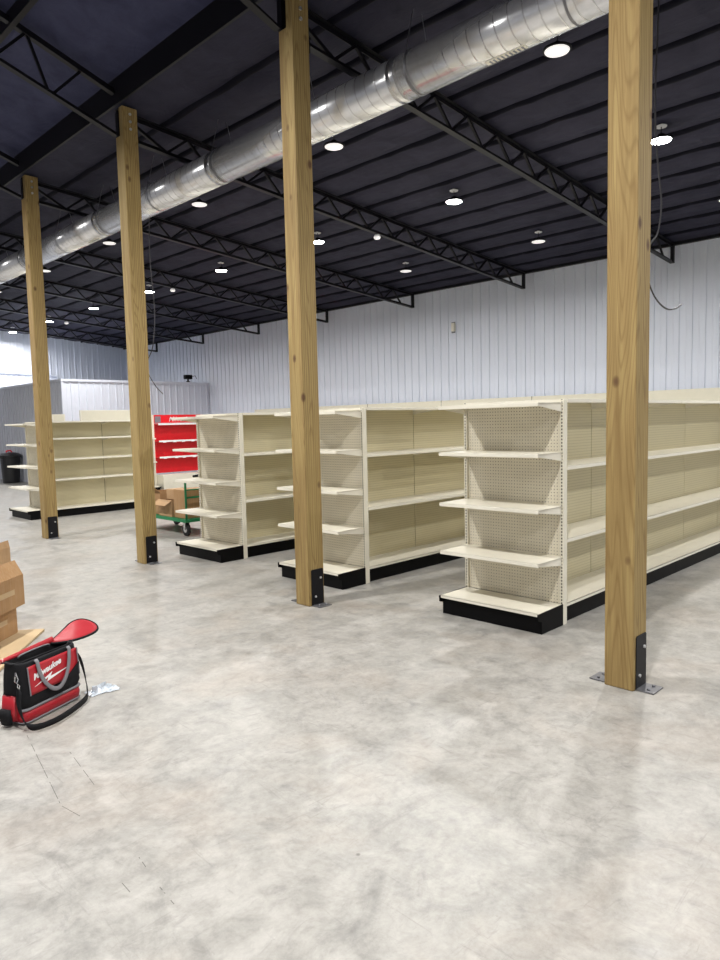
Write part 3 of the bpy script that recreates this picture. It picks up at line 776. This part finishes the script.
loft(MB(), [(rrect(.008, BL-.008, .006, BW-.006, .04), .003), (rrect(-.006, BL+.004, -.008, BW, .04), .008), (rrect(-.002, BL, -.002, BW, .04), .013)]).build('base_piping', 'grey_web', bg, smooth=True)
# main body: open tub with thickness
lv = [(rrect(0, BL, 0, BW, .05), .09), (rrect(-.012, BL+.008, -.016, BW+.008, .055), .125), (rrect(-.008, BL+.004, -.012, BW+.006, .055), .17), (rrect(-.004, BL, -.006, BW, .05), .26), (rrect(.006, BL-.006, .006, BW-.004, .05), .345), (rrect(.012, BL-.012, .012, BW-.010, .045), .358), (rrect(.020, BL-.020, .020, BW-.018, .04), .345), (rrect(.022, BL-.022, .022, BW-.02, .04), .18)]
loft(MB(), lv).build('bag_body', 'black_cloth', bg, smooth=True)
# red mouth edge round the left end and back
mp = [(x, y, .352+.005*math.sin(i*1.3)) for i, (x, y) in enumerate(rrect(.0, BL-.01, .05, BW+.002, .045))]
MB().tube(mp, .005, 8, closed=True).build('mouth_trim', 'black_cloth', bg, smooth=True)
MB().grid(lambda a, b: (.0+a*(BL-.05), BW-.004-.012*math.sin(PI*b), .345+b*(.022+.022*a)), 12, 6).build('mouth_flap', 'red_cloth', bg, smooth=True, solid=.006)
# front panel: red field, grey edging and writing
def fy(z): return -.012+max(0, z-.17)/.18*.016-.0035
fp = MB().grid(lambda a, b: (.035+a*.385, fy(.165+b*.165)-.002, .165+b*.165), 10, 8).build('front_panel', 'red_cloth', bg, smooth=True, solid=.004)
for x in (.035, .42): MB().tube([(x, fy(.165)-.006, .165), (x, fy(.25)-.006, .25), (x, fy(.33)-.006, .33)], .004, 6).build('panel_piping', 'grey_web', fp)
MB().prism([(.29, .163), (.422, .163), (.422, .245)], 'Y', fy(.19)-.0065, fy(.19)-.0045).build('panel_corner', 'black_cloth', fp)
def text_mesh(name, s, size, mat, parent, m, shear=.35, bold=.0):
    cu = bpy.data.curves.new(name, 'FONT'); cu.body = s; cu.size = size; cu.shear = shear; cu.offset = bold; cu.extrude = .0008
    cu.align_x = 'CENTER'
    to = bpy.data.objects.new(name, cu); COL.objects.link(to); dg = bpy.context.evaluated_depsgraph_get()
    me = bpy.data.meshes.new_from_object(to.evaluated_get(dg)); bpy.data.objects.remove(to)
    me.materials.clear(); me.materials.append(M[mat]); o = bpy.data.objects.new(name, me); COL.objects.link(o); o.parent = parent
    o.matrix_local = m; return o
mt = Matrix.Translation((.175, fy(.25)-.006, .262)) @ Matrix.Rotation(math.radians(10), 4, 'Y').inverted() @ Matrix.Rotation(math.radians(85), 4, 'X')
text_mesh('lettering', 'Milwaukee', .050, 'white', fp, mt, .35, .0012)
MB().prism([(.07, .205), (.205, .252), (.19, .228), (.34, .240), (.165, .206), (.175, .228)], 'Y', fy(.22)-.0075, fy(.22)-.0055).build('lettering_bolt', 'white', fp)
# grey handles
hp = []
for k in range(21):
    t = k/20; a = PI*t; hp.append(Vector((.225-.125*math.cos(a)*(1-.25*math.sin(a)), -.016-.022*math.sin(a), .345-.20*math.sin(a)**.75)))
MB().tube([hp[0]+Vector((0, .012, .012))]+hp+[hp[-1]+Vector((0, .012, .012))], 0, 12, flat=(.026, .012)).build('carry_handle', 'grey_web', bg, smooth=True)
hp = [Vector((.225-.115*math.cos(PI*k/16), BW-.03-.02*math.sin(PI*k/16), .35+.022*math.sin(PI*k/16)**.7)) for k in range(17)]
MB().tube(hp, 0, 12, flat=(.022, .010)).build('carry_handle', 'grey_web', bg, smooth=True)
# lid thrown open over the right end
lo = [(.37, .165, .352), (.43, .175, .366), (.50, .175, .395), (.56, .165, .432), (.62, .14, .443), (.655, .09, .425), (.665, .04, .395), (.63, .01, .372), (.55, .02, .36), (.46, .05, .355), (.40, .12, .35)]
def smooth_loop(pts, n=3):
    for _ in range(n):
        q = []
        for i, p in enumerate(pts):
            a, b = Vector(p), Vector(pts[(i+1) % len(pts)]); q += [a*.75+b*.25, a*.25+b*.75]
        pts = q
    return pts
lp = smooth_loop(lo, 2)
mb = MB(); cen = sum(lp, Vector())/len(lp)+Vector((0, 0, .012)); rings = []
for f in (1, .8, .5, .2): rings.append([mb.bm.verts.new(cen+(p-cen)*f+Vector((0, 0, .010*(1-f)))) for p in lp])
for A, B in zip(rings, rings[1:]):
    for k in range(len(A)): mb.bm.faces.new((A[k], A[(k+1) % len(A)], B[(k+1) % len(A)], B[k]))
mb.bm.faces.new(rings[-1])
ld_ = mb.build('lid', 'red_cloth', bg, smooth=True, solid=.012)
MB().tube(lp, .008, 8, closed=True).build('lid_zip', 'black_cloth', ld_, smooth=True)
# left end pouch, clips, shoulder strap
loft(MB(), [(rrect(-.030, .01, .04, .14, .02), .03), (rrect(-.038, .01, .035, .145, .02), .08), (rrect(-.028, .01, .04, .14, .02), .17)]).build('end_pocket', 'red_cloth', bg, smooth=True)
loft(MB(), [(rrect(-.055, -.02, .06, .13, .018), .012), (rrect(-.065, -.02, .055, .135, .018), .06), (rrect(-.06, -.02, .06, .13, .018), .10)]).build('tool_loop', 'black_cloth', bg, smooth=True)
MB().tube([(-.005, .04, .31), (-.02, .03, .29), (-.025, .03, .265), (-.012, .03, .25), (-.0, .03, .27), (-.005, .04, .31)], .0035, 6).build('strap_clip', 'silver', bg)
MB().tube([(-.014, .02, .25), (-.022, .015, .235), (-.014, .01, .22), (-.004, .015, .235)], .003, 6, closed=True).build('strap_ring', 'silver', bg)
sp = [(.445, .07, .325), (.462, .02, .26), (.474, .0, .17), (.472, -.02, .08), (.43, -.065, .02), (.36, -.10, .02), (.26, -.13, .02), (.15, -.15, .02), (.05, -.15, .02), (-.03, -.12, .02), (-.05, -.06, .04), (-.042, -.01, .13), (-.016, .01, .22)]
def cat_rom(pts, n=5):
    P_ = [Vector(p) for p in pts]; P_ = [P_[0]]+P_+[P_[-1]]; out = []
    for i in range(1, len(P_)-2):
        p0, p1, p2, p3 = P_[i-1:i+3]
        for k in range(n):
            t = k/n; out.append(.5*((2*p1)+(-p0+p2)*t+(2*p0-5*p1+4*p2-p3)*t*t+(-p0+3*p1-3*p2+p3)*t**3))
    out.append(P_[-2]); return out
def ribbon(pts, width, wdirs, thick):
    """flat strap: width direction given at every point"""
    mb = MB(); L_, R_ = [], []
    n = len(pts)
    for i, p in enumerate(pts):
        wd = Vector(wdirs[min(int(i/(n-1)*(len(wdirs)-1)), len(wdirs)-2)]).lerp(Vector(wdirs[min(int(i/(n-1)*(len(wdirs)-1))+1, len(wdirs)-1)]), (i/(n-1)*(len(wdirs)-1)) % 1).normalized()
        L_.append(mb.bm.verts.new(p-wd*width/2)); R_.append(mb.bm.verts.new(p+wd*width/2))
    for i in range(n-1): mb.bm.faces.new((L_[i], L_[i+1], R_[i+1], R_[i]))
    return mb
# strap stands on its edge on the floor, so its width runs upwards
ps = cat_rom(sp); ps = [Vector((p.x, p.y, max(p.z, .022))) for p in ps]
ribbon(ps, .036, [(0, 1, .2), (.2, .8, .4), (.3, .2, 1), (0, 0, 1), (0, 0, 1), (.0, -.2, 1), (.1, .6, .5), (0, 1, .2)], .004).build('shoulder_strap', 'black_cloth', bg, smooth=True, solid=.005)

# crumpled clear wrap beside the bag
random.seed(11)
def wrap_pt(a, b):
    r_ = random.Random(int(a*97)*131+int(b*97)); e = math.sin(PI*a)*math.sin(PI*b)
    return (a*.19+r_.uniform(-.012, .012), b*.11+r_.uniform(-.010, .010), .004+e*(.03+r_.uniform(-.018, .03)))
o = MB().grid(wrap_pt, 12, 8).build('plastic_wrap', 'wrap', None, (-2.335, 2.475, 0)); o.rotation_euler.z = -.12
tag(o, 'crumpled piece of clear plastic wrap on the floor beside the tool bag', 'plastic wrap')
o.modifiers.new('s', 'SOLIDIFY').thickness = .001

# ------------------------------------------------------------------ cables, small fittings
o = MB().tube(cat_rom([(.62, .60, 5.47), (.62, .60, 4.6), (.64, .60, 4.2)] and [(1.78, .60, 5.38), (1.76, .60, 4.9), (1.72, .60, 4.2), (1.78, .60, 3.78), (1.87, .60, 3.45), (1.80, .60, 3.2), (1.65, .60, 3.08), (1.60, .60, 2.93), (1.63, .60, 2.78), (1.78, .60, 2.66), (2.0, .60, 2.60), (2.2, .60, 2.62), (2.34, .60, 2.67)]), .007, 6).build('hanging_cable', 'cable', None)
tag(o, 'dark loose cable hanging in a curve beside the right-hand timber post', 'cable')
o = MB().tube(cat_rom([(1.33, 8.0, 5.36), (1.334, 8.0, 5.018), (1.307, 8.0, 4.206), (1.345, 8.0, 3.466), (1.291, 8.0, 2.937), (1.196, 8.0, 2.706), (1.186, 8.0, 2.526), (1.292, 8.0, 2.332), (1.421, 8.0, 2.197)]), .007, 6).build('hanging_cable', 'cable', None)
tag(o, 'thin loose cable hanging beside the second post from the left', 'cable')
wb = thing('wall_sensor', 'small grey box on a bracket high on the corrugated wall', 'sensor', (9.128, 8.2, 3.83))
MB().box(-.10, -.06, -.09, -.02, .02, .10).build('sensor_body', 'cream', wb, bevel=.01)
MB().box(-.03, -.03, -.12, .004, .06, .13).build('wall_plate', 'grey_box', wb, bevel=.004)
sc_ = thing('security_camera', 'small black camera perched on the top edge of the white office room', 'camera', (8.35, 18.52, BZ+.05))
MB().lathe([(.06, 0), (.06, .03), (.03, .05), (.03, .12)], (0, 0, 0), 14).build('mount', 'steel_black', sc_)
MB().box(-.14, -.09, .10, .12, .06, .24).build('camera_body', 'black', sc_, bevel=.02)
MB().tube([(.1, 0, .18), (.28, 0, .22), (.33, 0, .12)], .01, 6).build('camera_cable', 'cable', sc_)
cd = MB().tube([(3.0, YB-.05, 3.72), (6.0, YB-.05, 3.66), (6.4, YB-.05, 3.62), (6.45, YB-.05, 3.45), (6.5, YB-.05, 3.1)], .025, 8).build('wall_conduit', 'wall', None)
tag(cd, 'thin pale conduit running along the back wall above the office room', 'conduit')
for (x, y, s, mt_, lb_) in ((-3.03, -.87, .006, 'rubber', 'tiny dark chip on the concrete floor near the bottom right'), (-1.35, -1.10, .008, 'white', 'tiny white chip on the concrete floor right of the right-hand post')):
    o = MB().lathe([(s*.4, 0), (s, s*.3), (s*.8, s*.8), (s*.2, s)], (0, 0, 0), 6).build('floor_chip', mt_, None, (x, y, 0)); tag(o, lb_, 'debris')
# white writing on the red display header
m_ = Matrix.Translation((.80, -.035, 1.83)) @ Matrix.Rotation(PI/2, 4, 'X')
text_mesh('lettering', 'Milwaukee', .17, 'white', hd, m_, .35, .002)
